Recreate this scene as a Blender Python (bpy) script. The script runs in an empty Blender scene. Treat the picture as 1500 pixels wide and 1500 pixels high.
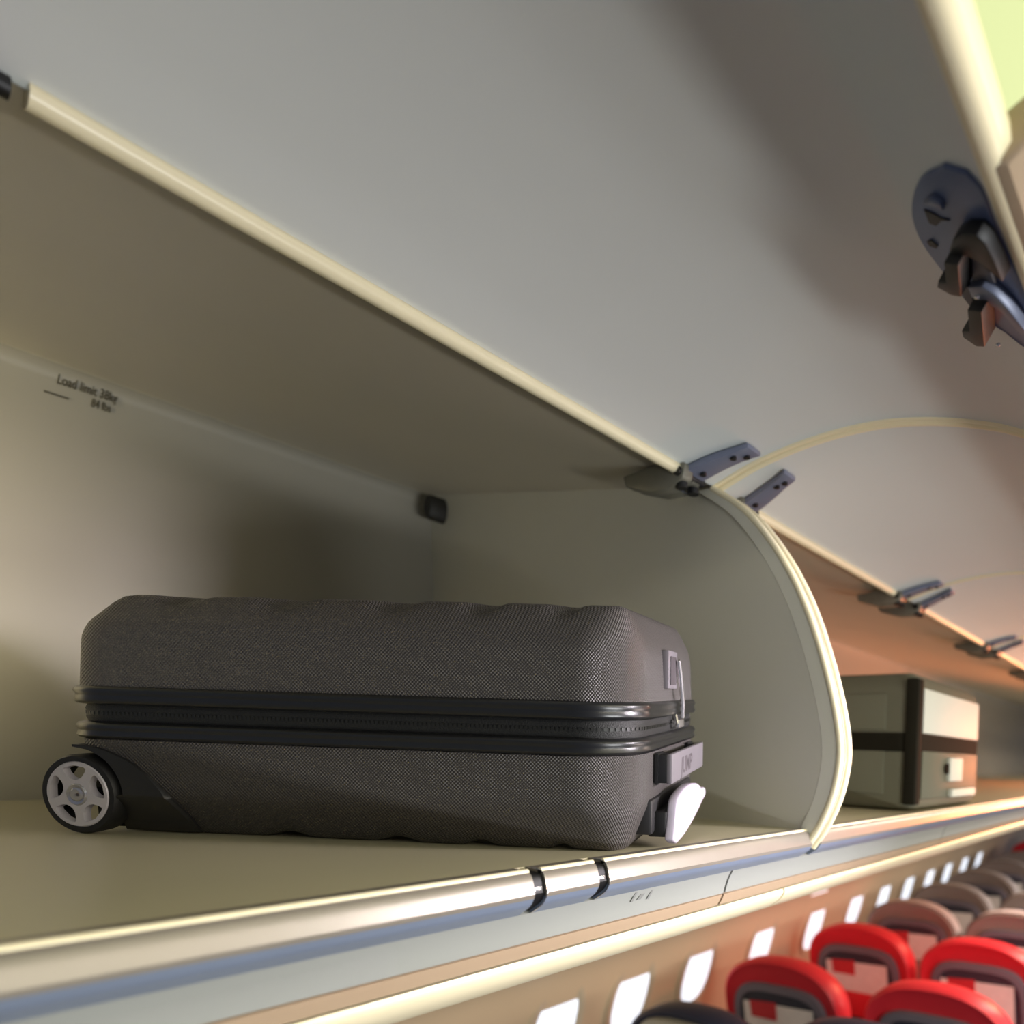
import bpy, bmesh, math, random
from mathutils import Vector, Matrix
random.seed(4)
sc = bpy.context.scene
COL = sc.collection
H = 1.90                      # camera height above the cabin floor (m)
F, CX, CY = 1000.0, 1150.0, 1130.0
TP = (1765 - CX) / F
SP, CP = TP / math.hypot(1, TP), 1 / math.hypot(1, TP)
# world: X down the aisle, Y into the bin (outboard), Z up; the camera sits at (0,0,H), level
RV, UV, WV = Vector((SP, -CP, 0)), Vector((0, 0, 1)), Vector((CP, SP, 0))
CAM = Vector((0, 0, H))
def ray(px, py): return RV * ((px - CX) / F) + UV * ((CY - py) / F) + WV
def P(px, py, lam): return CAM + ray(px, py) * lam
def hit_y(px, py, y): r = ray(px, py); return CAM + r * (y / r.y)
def hit_x(px, py, x): r = ray(px, py); return CAM + r * (x / r.x)

# ------------------------------------------------------------------ materials
def s2l(c): return c / 12.92 if c <= 0.04045 else ((c + 0.055) / 1.055) ** 2.4
def rgb(r, g, b): return (s2l(r / 255), s2l(g / 255), s2l(b / 255), 1)
def mat(name, col, rough=0.5, metal=0.0, var=0.06, scale=14, bump=0.0, bscale=300, spec=0.5, coat=0.0, emit=None, es=0):
    m = bpy.data.materials.new(name); m.use_nodes = True
    nt = m.node_tree; b = nt.nodes['Principled BSDF']
    tc = nt.nodes.new('ShaderNodeTexCoord')
    nz = nt.nodes.new('ShaderNodeTexNoise'); nz.inputs['Scale'].default_value = scale; nz.inputs['Detail'].default_value = 4
    nt.links.new(tc.outputs['Object'], nz.inputs['Vector'])
    mx = nt.nodes.new('ShaderNodeMix'); mx.data_type = 'RGBA'
    mx.inputs[6].default_value = tuple(c * (1 - var) for c in col[:3]) + (1,)
    mx.inputs[7].default_value = tuple(min(1, c * (1 + var)) for c in col[:3]) + (1,)
    nt.links.new(nz.outputs['Fac'], mx.inputs[0]); nt.links.new(mx.outputs[2], b.inputs['Base Color'])
    b.inputs['Roughness'].default_value = rough; b.inputs['Metallic'].default_value = metal
    b.inputs['Specular IOR Level'].default_value = spec; b.inputs['Coat Weight'].default_value = coat
    if bump:
        n2 = nt.nodes.new('ShaderNodeTexNoise'); n2.inputs['Scale'].default_value = bscale
        nt.links.new(tc.outputs['Object'], n2.inputs['Vector'])
        bp = nt.nodes.new('ShaderNodeBump'); bp.inputs['Strength'].default_value = bump; bp.inputs['Distance'].default_value = 0.001
        nt.links.new(n2.outputs['Fac'], bp.inputs['Height']); nt.links.new(bp.outputs['Normal'], b.inputs['Normal'])
    if emit:
        b.inputs['Emission Color'].default_value = emit; b.inputs['Emission Strength'].default_value = es
    return m
def weave_mat(name, col, pitch, strength):
    """hard shell with an embossed diamond grid"""
    m = mat(name, col, rough=0.42, var=0.05, scale=30, spec=0.45)
    nt = m.node_tree; b = nt.nodes['Principled BSDF']; N = nt.nodes.new; L = nt.links.new
    tc = N('ShaderNodeTexCoord'); sp = N('ShaderNodeSeparateXYZ'); L(tc.outputs['Object'], sp.inputs[0])
    def mth(op, a, c=None):
        n = N('ShaderNodeMath'); n.operation = op
        for i, v in enumerate((a, c)):
            if v is None: continue
            if isinstance(v, (int, float)): n.inputs[i].default_value = v
            else: L(v, n.inputs[i])
        return n.outputs[0]
    u = mth('ADD', sp.outputs[0], sp.outputs[1]); k = 2 * math.pi / pitch
    z = mth('MULTIPLY', sp.outputs[2], 1.0)
    h = mth('MULTIPLY', mth('SINE', mth('MULTIPLY', u, k)), mth('SINE', mth('MULTIPLY', sp.outputs[2], k)))
    bp = N('ShaderNodeBump'); bp.inputs['Strength'].default_value = strength; bp.inputs['Distance'].default_value = 0.0007
    L(h, bp.inputs['Height']); L(bp.outputs['Normal'], b.inputs['Normal'])
    return m
def emit_mat(name, col, s):
    m = mat(name, col, rough=0.4, emit=col, es=s); return m

M = dict(
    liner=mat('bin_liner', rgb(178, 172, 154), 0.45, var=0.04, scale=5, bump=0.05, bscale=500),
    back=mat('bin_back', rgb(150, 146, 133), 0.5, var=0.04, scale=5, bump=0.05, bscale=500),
    shelf=mat('bin_floor', rgb(190, 182, 150), 0.33, var=0.05, scale=7, bump=0.04, bscale=400),
    end=mat('bin_end', rgb(206, 204, 188), 0.4, var=0.03, scale=6),
    door=mat('door_liner', rgb(212, 217, 214), 0.4, var=0.03, scale=4, bump=0.03, bscale=500),
    cream=mat('cream_trim', rgb(236, 226, 190), 0.32, var=0.03, scale=20),
    rail=mat('rail_satin', rgb(138, 131, 120), 0.33, metal=0.3, var=0.07, scale=25, bump=0.03, bscale=90),
    railblue=mat('rail_blue_reflection', rgb(128, 140, 160), 0.35, metal=0.2, var=0.05, scale=25),  # blue reflection on the rail's underside, put into the base colour
    psu=mat('service_panel', rgb(148, 151, 145), 0.35, var=0.03, scale=8),
    tan=mat('tan_strip', rgb(172, 150, 124), 0.4, var=0.04, scale=10),
    wall=mat('sidewall', rgb(230, 208, 172), 0.5, var=0.05, scale=4),
    black=mat('black_plastic', rgb(22, 21, 22), 0.4, var=0.1, scale=40),
    slot=mat('slot_black', rgb(12, 11, 12), 0.5),
    bumper=mat('rubber_bumper', rgb(34, 32, 27), 0.6),
    navy=mat('navy_latch', rgb(88, 100, 132), 0.35, var=0.08, scale=60),
    hinge=mat('hinge_grey', rgb(116, 122, 142), 0.38, metal=0.2, var=0.08, scale=60),
    hinge2=mat('hinge_cast', rgb(120, 118, 105), 0.45, metal=0.3, var=0.15, scale=60),
    steel=mat('bright_steel', rgb(225, 220, 218), 0.22, metal=0.9),
    shell=weave_mat('suitcase_shell', rgb(73, 69, 67), 0.0034, 0.7),
    gloss=mat('gloss_black', rgb(26, 26, 27), 0.3, var=0.06, scale=50, spec=0.6),
    zipt=mat('zipper_tape', rgb(24, 24, 23), 0.6, bump=0.6, bscale=900),
    teeth=mat('zipper_teeth', rgb(40, 40, 38), 0.4, metal=0.3),
    housing=mat('housing_black', rgb(34, 33, 34), 0.45, var=0.05, scale=60, bump=0.06, bscale=900),
    tyre=mat('tyre_rubber', rgb(24, 23, 24), 0.55),
    alloy=mat('wheel_silver', rgb(205, 199, 206), 0.36, metal=0.15, var=0.03),
    hub=mat('hub_chrome', rgb(185, 183, 190), 0.2, metal=0.7),
    plate=mat('handle_plate', rgb(112, 107, 112), 0.4),
    ink=mat('lettering', rgb(70, 64, 68), 0.5),
    lilac=mat('lilac_grip', rgb(190, 181, 197), 0.3, var=0.02),
    text=mat('print', rgb(70, 66, 52), 0.6),
    mark=mat('faint_mark', rgb(120, 122, 118), 0.5),
    olive=mat('olive_hardcase', rgb(98, 98, 82), 0.6, var=0.05, scale=12, spec=0.2),
    olivelt=mat('pale_panel', rgb(206, 205, 192), 0.6, var=0.04, scale=8),
    olivedk=mat('dark_strap', rgb(30, 28, 20), 0.85, spec=0.1),
    red=mat('red_leather', rgb(222, 46, 58), 0.42, var=0.06, scale=9, bump=0.1, bscale=200),
    greyl=mat('grey_leather', rgb(150, 134, 126), 0.45, var=0.06, scale=9, bump=0.1, bscale=200),
    navyl=mat('navy_leather', rgb(34, 42, 66), 0.45, var=0.06, scale=9, bump=0.1, bscale=200),
    frame=mat('seat_frame_grey', rgb(112, 106, 116), 0.4),
    seatdk=mat('seat_dark', rgb(58, 60, 72), 0.5),
    beige=mat('beige_pocket', rgb(176, 172, 150), 0.5),
    card=mat('leaflet', rgb(244, 238, 232), 0.5, var=0.1, scale=30),
    cardred=mat('leaflet_red', rgb(208, 54, 62), 0.5),
    cloth=mat('headrest_cover', rgb(222, 214, 214), 0.6, var=0.08, scale=40),
    carpet=mat('carpet', rgb(58, 66, 88), 0.9, var=0.2, scale=80),
    wframe=mat('window_surround', rgb(222, 204, 172), 0.45, var=0.03),
    pane=emit_mat('daylight_pane', rgb(232, 240, 252), 1.0),
    glow=mat('ceiling_glow', rgb(120, 124, 92), rough=0.5, emit=rgb(216, 226, 164), es=1.0),  # emission stands in for wash light falling on the ceiling
    ovalw=emit_mat('oval_glow_white', rgb(240, 238, 240), 1.0),
    ceil=mat('ceiling_panel', rgb(215, 220, 180), 0.5),
)

# ------------------------------------------------------------------ mesh helpers
class MB:
    def __init__(self): self.v, self.f = [], []
    def add(self, vs, fs):
        o = len(self.v); self.v += [Vector(p) for p in vs]; self.f += [tuple(i + o for i in q) for q in fs]; return self
    def loft(self, rings, cap0=True, cap1=True, closed=True):
        n = len(rings[0]); vs = [p for r in rings for p in r]; fs = []
        for k in range(len(rings) - 1):
            for i in range(n if closed else n - 1):
                j = (i + 1) % n; fs.append((k * n + i, k * n + j, (k + 1) * n + j, (k + 1) * n + i))
        if cap0: fs.append(tuple(range(n))[::-1])
        if cap1: fs.append(tuple((len(rings) - 1) * n + i for i in range(n)))
        return self.add(vs, fs)
    def prism(self, poly, x0, x1, axis='x'):
        """poly of 2-D points pushed along an axis; x0/x1 numbers or functions of the point"""
        g = lambda e, p: e(p) if callable(e) else e
        put = {'x': lambda p, t: (t, p[0], p[1]), 'y': lambda p, t: (p[0], t, p[1]), 'z': lambda p, t: (p[0], p[1], t)}[axis]
        return self.loft([[put(p, g(x0, p)) for p in poly], [put(p, g(x1, p)) for p in poly]])
    def box(self, a, b):
        (x0, y0, z0), (x1, y1, z1) = a, b
        return self.loft([[(x0, y0, z), (x1, y0, z), (x1, y1, z), (x0, y1, z)] for z in (z0, z1)])
    def tube(self, path, r, n=12, closed=False):
        path = [Vector(p) for p in path]; rings = []
        N = len(path); up = None
        for i, p in enumerate(path):
            a = path[(i - 1) % N] if (closed or i) else p; b = path[(i + 1) % N] if (closed or i < N - 1) else p
            d = (b - a).normalized()
            if up is None: up = d.orthogonal().normalized()
            up = (up - d * up.dot(d)).normalized(); s = d.cross(up)
            rr = r(i / (N - 1)) if callable(r) else r
            rings.append([p + (up * math.cos(2 * math.pi * k / n) + s * math.sin(2 * math.pi * k / n)) * rr for k in range(n)])
        if closed: rings.append(rings[0]); return self.loft(rings, False, False)
        return self.loft(rings)
    def lathe(self, prof, c, axis='y', n=40, closed=False):
        rings = []
        for r, t in prof:
            ring = []
            for k in range(n):
                a = 2 * math.pi * k / n; u, w = r * math.cos(a), r * math.sin(a)
                q = {'y': (u, t, w), 'x': (t, u, w), 'z': (u, w, t)}[axis]; ring.append(Vector(c) + Vector(q))
            rings.append(ring)
        if closed: rings.append(rings[0]); return self.loft(rings, False, False)
        return self.loft(rings)
    def xf(self, m): self.v = [m @ p for p in self.v]; return self
    def build(self, name, m, parent=None, angle=35, world=True, bevel=0, bseg=2):
        off = parent_loc(parent) if (parent and world) else Vector((0, 0, 0))
        me = bpy.data.meshes.new(name); bm = bmesh.new()
        vs = [bm.verts.new(p - off) for p in self.v]
        for q in self.f:
            try: bm.faces.new([vs[i] for i in q])
            except ValueError: pass
        bmesh.ops.remove_doubles(bm, verts=bm.verts, dist=1e-6)
        bmesh.ops.recalc_face_normals(bm, faces=bm.faces)
        if bevel:
            es = [e for e in bm.edges if len(e.link_faces) == 2 and e.calc_face_angle(0) > 0.7]
            bmesh.ops.bevel(bm, geom=es, offset=bevel, segments=bseg, profile=0.5, affect='EDGES', clamp_overlap=True)
        bm.to_mesh(me); bm.free()
        me.shade_smooth(); me.set_sharp_from_angle(angle=math.radians(angle))
        o = bpy.data.objects.new(name, me); COL.objects.link(o); me.materials.append(m)
        if parent: o.parent = parent
        return o
def parent_loc(p):
    v = Vector((0, 0, 0))
    while p: v = v + p.location; p = p.parent
    return v
def tag(o, label=None, cat=None, group=None, kind=None):
    for k, v in (('label', label), ('category', cat), ('group', group), ('kind', kind)):
        if v: o[k] = v
    return o
def thing(name, loc, label, cat, group=None):
    o = bpy.data.objects.new(name, None); COL.objects.link(o); o.location = loc; o.empty_display_size = 0.1
    return tag(o, label, cat, group)
def sheet(pts, t):
    """closed outline of a plate following an open 2-D line; thickness to its left"""
    out = []
    for i, p in enumerate(pts):
        a = pts[max(0, i - 1)]; b = pts[min(len(pts) - 1, i + 1)]
        dx, dy = b[0] - a[0], b[1] - a[1]; l = math.hypot(dx, dy)
        out.append((p[0] - dy / l * t, p[1] + dx / l * t))
    return list(pts) + out[::-1]
def spline(pts, n=8):
    """Catmull-Rom through points of any dimension"""
    q = [Vector(p) for p in pts]; q = [q[0] * 2 - q[1]] + q + [q[-1] * 2 - q[-2]]; o = []
    for i in range(1, len(q) - 2):
        for k in range(n):
            t = k / n; a, b, c, d = q[i - 1:i + 3]
            o.append(0.5 * ((2 * b) + (c - a) * t + (2 * a - 5 * b + 4 * c - d) * t * t + (3 * b - a - 3 * c + d) * t ** 3))
    o.append(q[-2]); return o
def text_mesh(s, size, m, name, parent, mw, shear=0.0, depth=0.0003):
    cu = bpy.data.curves.new(name, 'FONT'); cu.body = s; cu.size = size; cu.extrude = depth; cu.shear = shear; cu.offset = size * 0.012
    t = bpy.data.objects.new('tmp_text', cu); COL.objects.link(t)
    dg = bpy.context.evaluated_depsgraph_get(); me = bpy.data.meshes.new_from_object(t.evaluated_get(dg)); bpy.data.objects.remove(t)
    me.transform(mw); me.materials.clear(); me.materials.append(m)
    o = bpy.data.objects.new(name, me); COL.objects.link(o); o.parent = parent; return o
def Z(z): return z + H        # heights below are measured from the camera

# ------------------------------------------------------------------ overhead bins: cross-section (Y, z from camera)
XE = 0.80                                           # far end of the near bin
FY, FZ, FS = 0.449, -0.078, 0.042                   # lip edge and slope of the bin floor
floor_z = lambda y: FZ + FS * (y - FY)
HY, HZ = 0.61, 0.41                                 # hinge line
BYT, BZT = 1.48, 0.62                               # back, top
BYB = 1.40; BZB = floor_z(BYB)
slant = lambda p: XE + 0.11 * max(0.0, p[0] - 0.57)           # the end panel is set slightly askew
def zz(poly): return [(a, Z(b)) for a, b in poly]
CEIL = [(HY + 0.004, HZ + 0.006), (BYT - 0.03, BZT - 0.0075), (BYT - 0.018, BZT - 0.0095)]
BACK = [(BYT - 0.018, BZT - 0.0095), (BYT - 0.006, BZT - 0.015), (BYT - 0.001, BZT - 0.03), (BYT - 0.008, BZT - 0.09), (1.455, 0.3), (BYB + 0.012, BZB + 0.09), (BYB, BZB + 0.03), (BYB - 0.012, BZB + 0.009), (BYB - 0.03, floor_z(BYB - 0.03))]
FLOOR = [(BYB - 0.03, floor_z(BYB - 0.03)), (FY + 0.02, floor_z(FY + 0.02))]
RAIL = [(p.x, p.y) for p in spline([(FY + 0.02, floor_z(FY + 0.02)), (FY + 0.004, FZ), (FY - 0.003, FZ - 0.004), (FY - 0.0068, FZ - 0.0175)], 5)] + \
       [(p.x, p.y) for p in spline([(FY - 0.0058, FZ - 0.021), (FY, FZ - 0.028), (FY + 0.0135, FZ - 0.036)], 4)]
DOOR = [(p.x, p.y) for p in spline([(HY + 0.0, HZ + 0.004), (0.54, 0.4325), (0.46, 0.4426), (0.38, 0.4425), (0.313, 0.433), (0.24, 0.412), (0.1745, 0.3826), (0.102, 0.331)], 6)]
FRONT = [(hit_x(px, py, XE).y, hit_x(px, py, XE).z - H) for px, py in
         ((1050, 720), (1098, 752), (1138, 800), (1168, 850), (1192, 905), (1214, 975), (1230, 1045), (1236, 1105), (1226, 1162), (1207, 1207), (1184, 1242))]
FRONT = [(p.x, p.y) for p in spline(FRONT, 5)]

def slab(pts, t, x0, x1): return MB().prism(zz(sheet(pts, t)), x0, x1)
def make_hinge(parent, x, mirror=1, s=1.0):
    """cast hinge body on the header, and a bent arm with holes screwed to the door"""
    b = MB()
    y0, z0 = HY, HZ
    body = [(y0 + 0.10, z0 + 0.012), (y0 + 0.095, z0 - 0.004), (y0 + 0.045, z0 - 0.022), (y0 + 0.01, z0 - 0.024), (y0 - 0.012, z0 - 0.014), (y0 - 0.016, z0 + 0.004), (y0, z0 + 0.016), (y0 + 0.04, z0 + 0.016)]
    b.prism(zz(body), x - 0.026 * s, x - 0.006 * s); b.prism(zz([(p[0] + 0.004, p[1] + 0.004) for p in body]), x - 0.002, x + 0.018 * s)
    h = b.build('hinge', M['hinge2'], parent, bevel=0.003)
    k = MB()
    for q in (-0.016, 0.008):
        k.lathe([(0.0001, -0.004), (0.008, -0.004), (0.008, 0.004), (0.0001, 0.004)], (x + q * s, y0 - 0.002, Z(z0 - 0.02)), 'z', 14)
    k.tube([(x - 0.03 * s, y0 - 0.004, Z(z0 - 0.004)), (x + 0.024 * s, y0 - 0.004, Z(z0 - 0.004))], 0.0065, 14)
    k.build('hinge_pin', M['slot'], h)
    # the arm lies against the inner face of the door and curves along it
    a = MB(); line = []
    for (y, z) in DOOR:
        if y > y0 - 0.108 * s: line.append((y, z))
    line = [(y0 + 0.012, z0 - 0.012)] + line
    n = len(line)
    for side in (0, 1):
        pass
    rings = []
    for i, (y, z) in enumerate(line):
        t = i / (n - 1); w = (0.021 - 0.008 * t) * s + 0.003 * math.exp(-((t - 1) / 0.1) ** 2)
        c = x + mirror * 0.022 * t * t * s
        top, bot = z - 0.0015, z - 0.0085 - 0.012 * (1 - t) * t
        rings.append([(c - w, y, Z(top)), (c + w, y, Z(top)), (c + w, y, Z(bot)), (c - w, y, Z(bot))])
    a.loft(rings); arm = a.build('hinge_arm', M['hinge'], parent, bevel=0.002)
    for t in (0.42, 0.78, 0.93):
        d = MB()
        i = t * (n - 1); j = int(i); y, z = line[j]
        c = x + mirror * 0.022 * t * t * s + (0.004 if t > 0.9 else -0.004 if t > 0.7 else 0)
        d.lathe([(0.0001, -0.003), (0.0042 * s, -0.003), (0.0042 * s, 0.003), (0.0001, 0.003)], (c, y, Z(z - 0.0085 - 0.012 * (1 - t) * t)), 'z', 14)
        d.build('screw', M['slot'], arm)

def make_door(parent, x0, x1, name='door'):
    d = slab(DOOR[::-1], 0.016, x0, x1).build(name, M['door'], parent, angle=50)
    ty, tz = DOOR[-1]
    tip = [(ty + 0.004, tz + 0.0), (ty - 0.001, tz - 0.0045), (ty - 0.008, tz - 0.004), (ty - 0.0145, tz + 0.004), (ty - 0.014, tz + 0.014), (ty - 0.006, tz + 0.02), (ty + 0.004, tz + 0.016)]
    MB().prism(zz(tip), x0, x1).build('edge_trim', M['cream'], d, angle=60)
    for xe in (x1 - 0.001, x0 + 0.001):
        MB().tube([(xe, y, Z(z + 0.004)) for y, z in DOOR], 0.0062, 10).build('end_trim', M['cream'], d, angle=60)
    return d

def end_panel(parent, off, trim_off, xf=slant):
    poly = [p for p in FRONT] + [(FY + 0.03, floor_z(FY + 0.03) - 0.02), (BYB, BZB), (1.455, 0.3), (BYT, BZT), (HY + 0.05, HZ + 0.02)]
    p = MB().prism(zz(poly), lambda q: xf(q) + off, lambda q: xf(q) + off + 0.011).build('end_panel', M['end'], parent)
    MB().tube([(XE + trim_off, y, Z(z)) for y, z in FRONT], 0.0054, 12).build('edge_trim', M['cream'], p, angle=60)
    fl = MB()
    n = len(FRONT); rings = []
    for i, (y, z) in enumerate(FRONT):                      # flared flange just inside the rim
        rings.append([(XE + trim_off - 0.004, y, Z(z)), (XE + off - 0.0005, y + 0.024, Z(z)), (XE + off + 0.008, y + 0.024, Z(z))])
    fl.loft(rings, False, False).build('flange', M['end'], p, angle=60)
    return p

def front_rail(parent, segs):
    for a, b in segs:
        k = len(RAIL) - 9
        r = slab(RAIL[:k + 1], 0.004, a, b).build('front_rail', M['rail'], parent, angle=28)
        slab(RAIL[k:], 0.004, a, b).build('rail_reflection', M['railblue'], r, angle=28)  # lower part of the lip, coloured with the blue it reflects
        MB().tube([(a, FY + 0.0025, Z(FZ - 0.0008)), (b, FY + 0.0025, Z(FZ - 0.0008))], 0.0026, 12).build('edge_highlight', M['cream'], r, angle=60)  # added bead paints the bright highlight along the lip's top edge
def latch_slot(parent, x):
    inner = sheet(RAIL, 0.0025)[len(RAIL):][::-1]
    s = slab(inner, 0.006, x - 0.0075, x + 0.0075).build('latch_slot', M['slot'], parent, angle=28)
    MB().box((x - 0.004, FY - 0.004, Z(FZ - 0.016)), (x + 0.0035, FY + 0.002, Z(FZ - 0.0125))).build('latch_pin', M['steel'], s, bevel=0.0006)
    MB().tube([(x + 0.0058, p[0] - 0.0002, Z(p[1])) for p in RAIL[2:]], 0.00045, 8).build('slot_rim', M['steel'], s)

# --- the near bin
XB0 = -0.22
near = thing('overhead_bin', (0.4, 0.9, Z(-0.09)), 'open overhead bin holding the charcoal suitcase, its grey door swung up', 'overhead bin')
slab(CEIL[::-1], -0.01, XB0, slant).build('ceiling_panel', M['liner'], near)
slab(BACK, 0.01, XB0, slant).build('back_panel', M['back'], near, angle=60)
slab(FLOOR, 0.01, XB0, slant).build('shelf_floor', M['shelf'], near)
end_panel(near, -0.0145, -0.0105)
hdr = [(HY + 0.008, HZ + 0.008), (HY + 0.009, HZ - 0.001), (HY + 0.004, HZ - 0.006), (HY - 0.003, HZ - 0.006), (HY - 0.008, HZ), (HY - 0.006, HZ + 0.007)]
MB().prism(zz(hdr), 0.112, 0.715).build('header_trim', M['cream'], near, angle=70)
SL1, SL2, SW = 0.355, 0.4215, 0.0058
front_rail(near, ((XB0, SL1 - SW), (SL1 + SW, SL2 - SW), (SL2 + SW, XE - 0.012)))
latch_slot(near, SL1); latch_slot(near, SL2)
make_hinge(near, 0.736); make_hinge(near, 0.080, -1)
ndoor = make_door(near, XB0, XE - 0.006)
# rubber bumper in the far corner
bp = hit_x(639, 746, 0.862)
MB().lathe([(0.0001, -0.02), (0.017, -0.02), (0.02, -0.012), (0.02, 0.016), (0.0001, 0.016)], bp, 'x', 20).xf(
    Matrix.Translation(bp) @ Matrix.Diagonal((1, 0.8, 1.35, 1)) @ Matrix.Translation(-bp)).build('bumper', M['bumper'], near)
# printed load limit on the back panel, just under its upper edge
yb = lambda z: BYT - 0.008 + (1.455 - BYT + 0.008) * ((BZT - 0.09 - z) / (BZT - 0.09 - 0.3))
def back_hit(px, py):
    r = ray(px, py); lo = 0.3
    for _ in range(40):
        y = yb(r.z * lo); lo = y / r.y
    return CAM + r * lo
def print_on_back(s, px, py, size, shear, name):
    o = back_hit(px, py); nrm = Vector((0, -1, 0.095)).normalized(); up = Vector((0, 0.095, 1)).normalized()
    xa = Vector((1, 0, 0)); base = Matrix((xa, up, xa.cross(up))).transposed().to_4x4()
    return text_mesh(s, size, M['text'], name, near, Matrix.Translation(o - parent_loc(near) + nrm * 0.003) @ base @ Matrix.Diagonal((0.46, 0.95, 1, 1)), shear)
print_on_back('Load limit 38kg', 82, 562, 0.0235, 0.28, 'load_limit_print')
print_on_back('84 lbs', 132, 596, 0.0205, 0.28, 'load_limit_print')
o1 = back_hit(64, 574); ln = MB(); ln.box((0, 0, 0), (0.026, 0.001, 0.0024)).xf(Matrix.Translation(o1 + Vector((0, -0.0015, 0)))).build('small_print', M['text'], near)

# door latch near the tip of the near door: recessed oval plate with two black claws
def on_door(px, py):
    """point where a pixel's ray meets the inner face of the near door"""
    px = min(px, 1765 - 1.174 * (CY - py) / (DOOR[-1][1] / DOOR[-1][0]) - 4)
    r = ray(px, py); rat = r.z / r.y
    for (ya, za), (yb_, zb) in zip(DOOR, DOOR[1:]):
        if (za / ya - rat) * (zb / yb_ - rat) <= 0:
            f = (rat - za / ya) / (zb / yb_ - za / ya); y = ya + (yb_ - ya) * f; return CAM + r * (y / r.y)
    y = DOOR[-1][0]; return CAM + r * (y / r.y)
def plate_on_door(pxs, t, lift):
    mb = MB(); pts = [on_door(*p) for p in pxs]
    n = (pts[len(pts) // 3] - pts[0]).cross(pts[2 * len(pts) // 3] - pts[0]).normalized()
    if n.z > 0: n = -n
    mb.loft([[p + n * lift for p in pts], [p + n * (lift + t) for p in pts]]); return mb
oval = [tuple(p) for p in spline([(1385, 237), (1350, 258), (1338, 300), (1350, 345), (1385, 395), (1430, 450), (1475, 482), (1520, 512), (1545, 500), (1524, 452), (1492, 395), (1462, 330), (1442, 275), (1418, 247)], 6)]
latch = plate_on_door(oval, 0.004, -0.001).build('door_latch', M['navy'], ndoor, bevel=0.0015)
def blob(pxs, t, lift, name, m, bev=0.001): return plate_on_door(pxs, t, lift).build(name, m, latch, bevel=bev)
blob([(1412, 322), (1426, 312), (1448, 312), (1462, 326), (1476, 356), (1486, 384), (1470, 372), (1452, 356), (1436, 346), (1420, 346), (1406, 340)], 0.010, 0.003, 'latch_claw', M['slot'])
blob([(1406, 342), (1428, 344), (1430, 396), (1416, 394), (1394, 382), (1396, 372), (1408, 374)], 0.016, 0.003, 'latch_claw', M['slot'])
blob([(1438, 416), (1460, 418), (1462, 474), (1450, 474), (1430, 460), (1428, 450), (1440, 450)], 0.016, 0.003, 'latch_claw', M['slot'])
blob([(1432, 354), (1450, 358), (1466, 402), (1448, 396), (1432, 398)], 0.004, 0.003, 'latch_pocket', M['seatdk'])
blob([(1430, 398), (1452, 396), (1470, 408), (1490, 430), (1520, 470), (1508, 470), (1480, 436), (1458, 420), (1436, 414)], 0.008, 0.003, 'latch_bar', M['hinge'])
blob([(1358, 298), (1372, 304), (1384, 311), (1396, 314), (1384, 314), (1376, 322), (1366, 318)], 0.002, 0.002, 'latch_slot', M['slot'], 0)
blob([(1360, 284), (1372, 276), (1386, 282), (1392, 294), (1382, 288), (1372, 286)], 0.004, 0.003, 'latch_rivet', M['hinge'])
blob([(1362, 346), (1368, 343), (1378, 352), (1376, 356), (1366, 352)], 0.002, 0.002, 'latch_rivet', M['slot'], 0)
blob([(1412, 402), (1424, 404), (1438, 440), (1430, 438), (1420, 424)], 0.004, 0.003, 'latch_spring', M['seatdk'], 0)
# bright rivet heads on the claws
for px, py in ((1431, 397), (1462, 471)):
    p = on_door(px, py) + Vector((0, 0, -0.018))
    MB().lathe([(0.0001, 0), (0.002, 0.0), (0.0017, -0.0015), (0.0001, -0.002)], p, 'z', 12).build('latch_rivet', M['steel'], latch)
# pull handle moulded over the tip of the door
tx = lambda px, py: hit_y(px, py, DOOR[-1][0] - 0.006)
hx0, hx1 = tx(1458, 276).x, tx(1520, 430).x
ty, tz = DOOR[-1]
hp = [(ty - 0.002, tz - 0.004), (ty - 0.012, tz - 0.0055), (ty - 0.03, tz + 0.004), (ty - 0.036, tz + 0.02), (ty - 0.03, tz + 0.03), (ty - 0.008, tz + 0.022)]
pull = MB().prism(zz(hp), hx0, hx1).build('pull_handle', M['tan'], ndoor, bevel=0.004, bseg=3)
MB().prism(zz([(ty - 0.017, tz - 0.004), (ty - 0.027, tz + 0.001), (ty - 0.030, tz + 0.010), (ty - 0.018, tz + 0.008)]), hx0 + (hx1 - hx0) * 0.55, hx1 - 0.006).build('finger_recess', M['seatdk'], pull)

# --- bins further down the aisle: one long bay with two doors, and the next one
XM, XN = 1.557, 2.30
far = thing('overhead_bin', (1.4, 0.9, Z(-0.09)), 'overhead bin just beyond the near divider, holding the olive suitcase', 'overhead bin', 'bins further down the aisle')
XF0 = lambda p: slant(p) + 0.02
far2 = thing('overhead_bin', (2.7, 0.9, Z(-0.09)), 'empty overhead bin after the one with the olive suitcase, in orange light', 'overhead bin', 'bins further down the aisle')
far3 = thing('overhead_bin', (5.5, 0.9, Z(-0.09)), 'farthest overhead bin at the end of the row, in orange light', 'overhead bin', 'bins further down the aisle')
for root, a, b in ((far, XF0, XN - 0.003), (far2, XN + 0.003, 3.797), (far3, 3.803, 8.0)):
    slab(CEIL[::-1], -0.01, a, b).build('ceiling_panel', M['liner'], root)
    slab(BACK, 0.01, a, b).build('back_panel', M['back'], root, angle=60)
    slab(FLOOR, 0.01, a, b).build('shelf_floor', M['shelf'], root)
    a0 = XE + 0.012 if root is far else a
    front_rail(root, ((a0, b),))
end_panel(far, 0.005, 0.0125)
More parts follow.
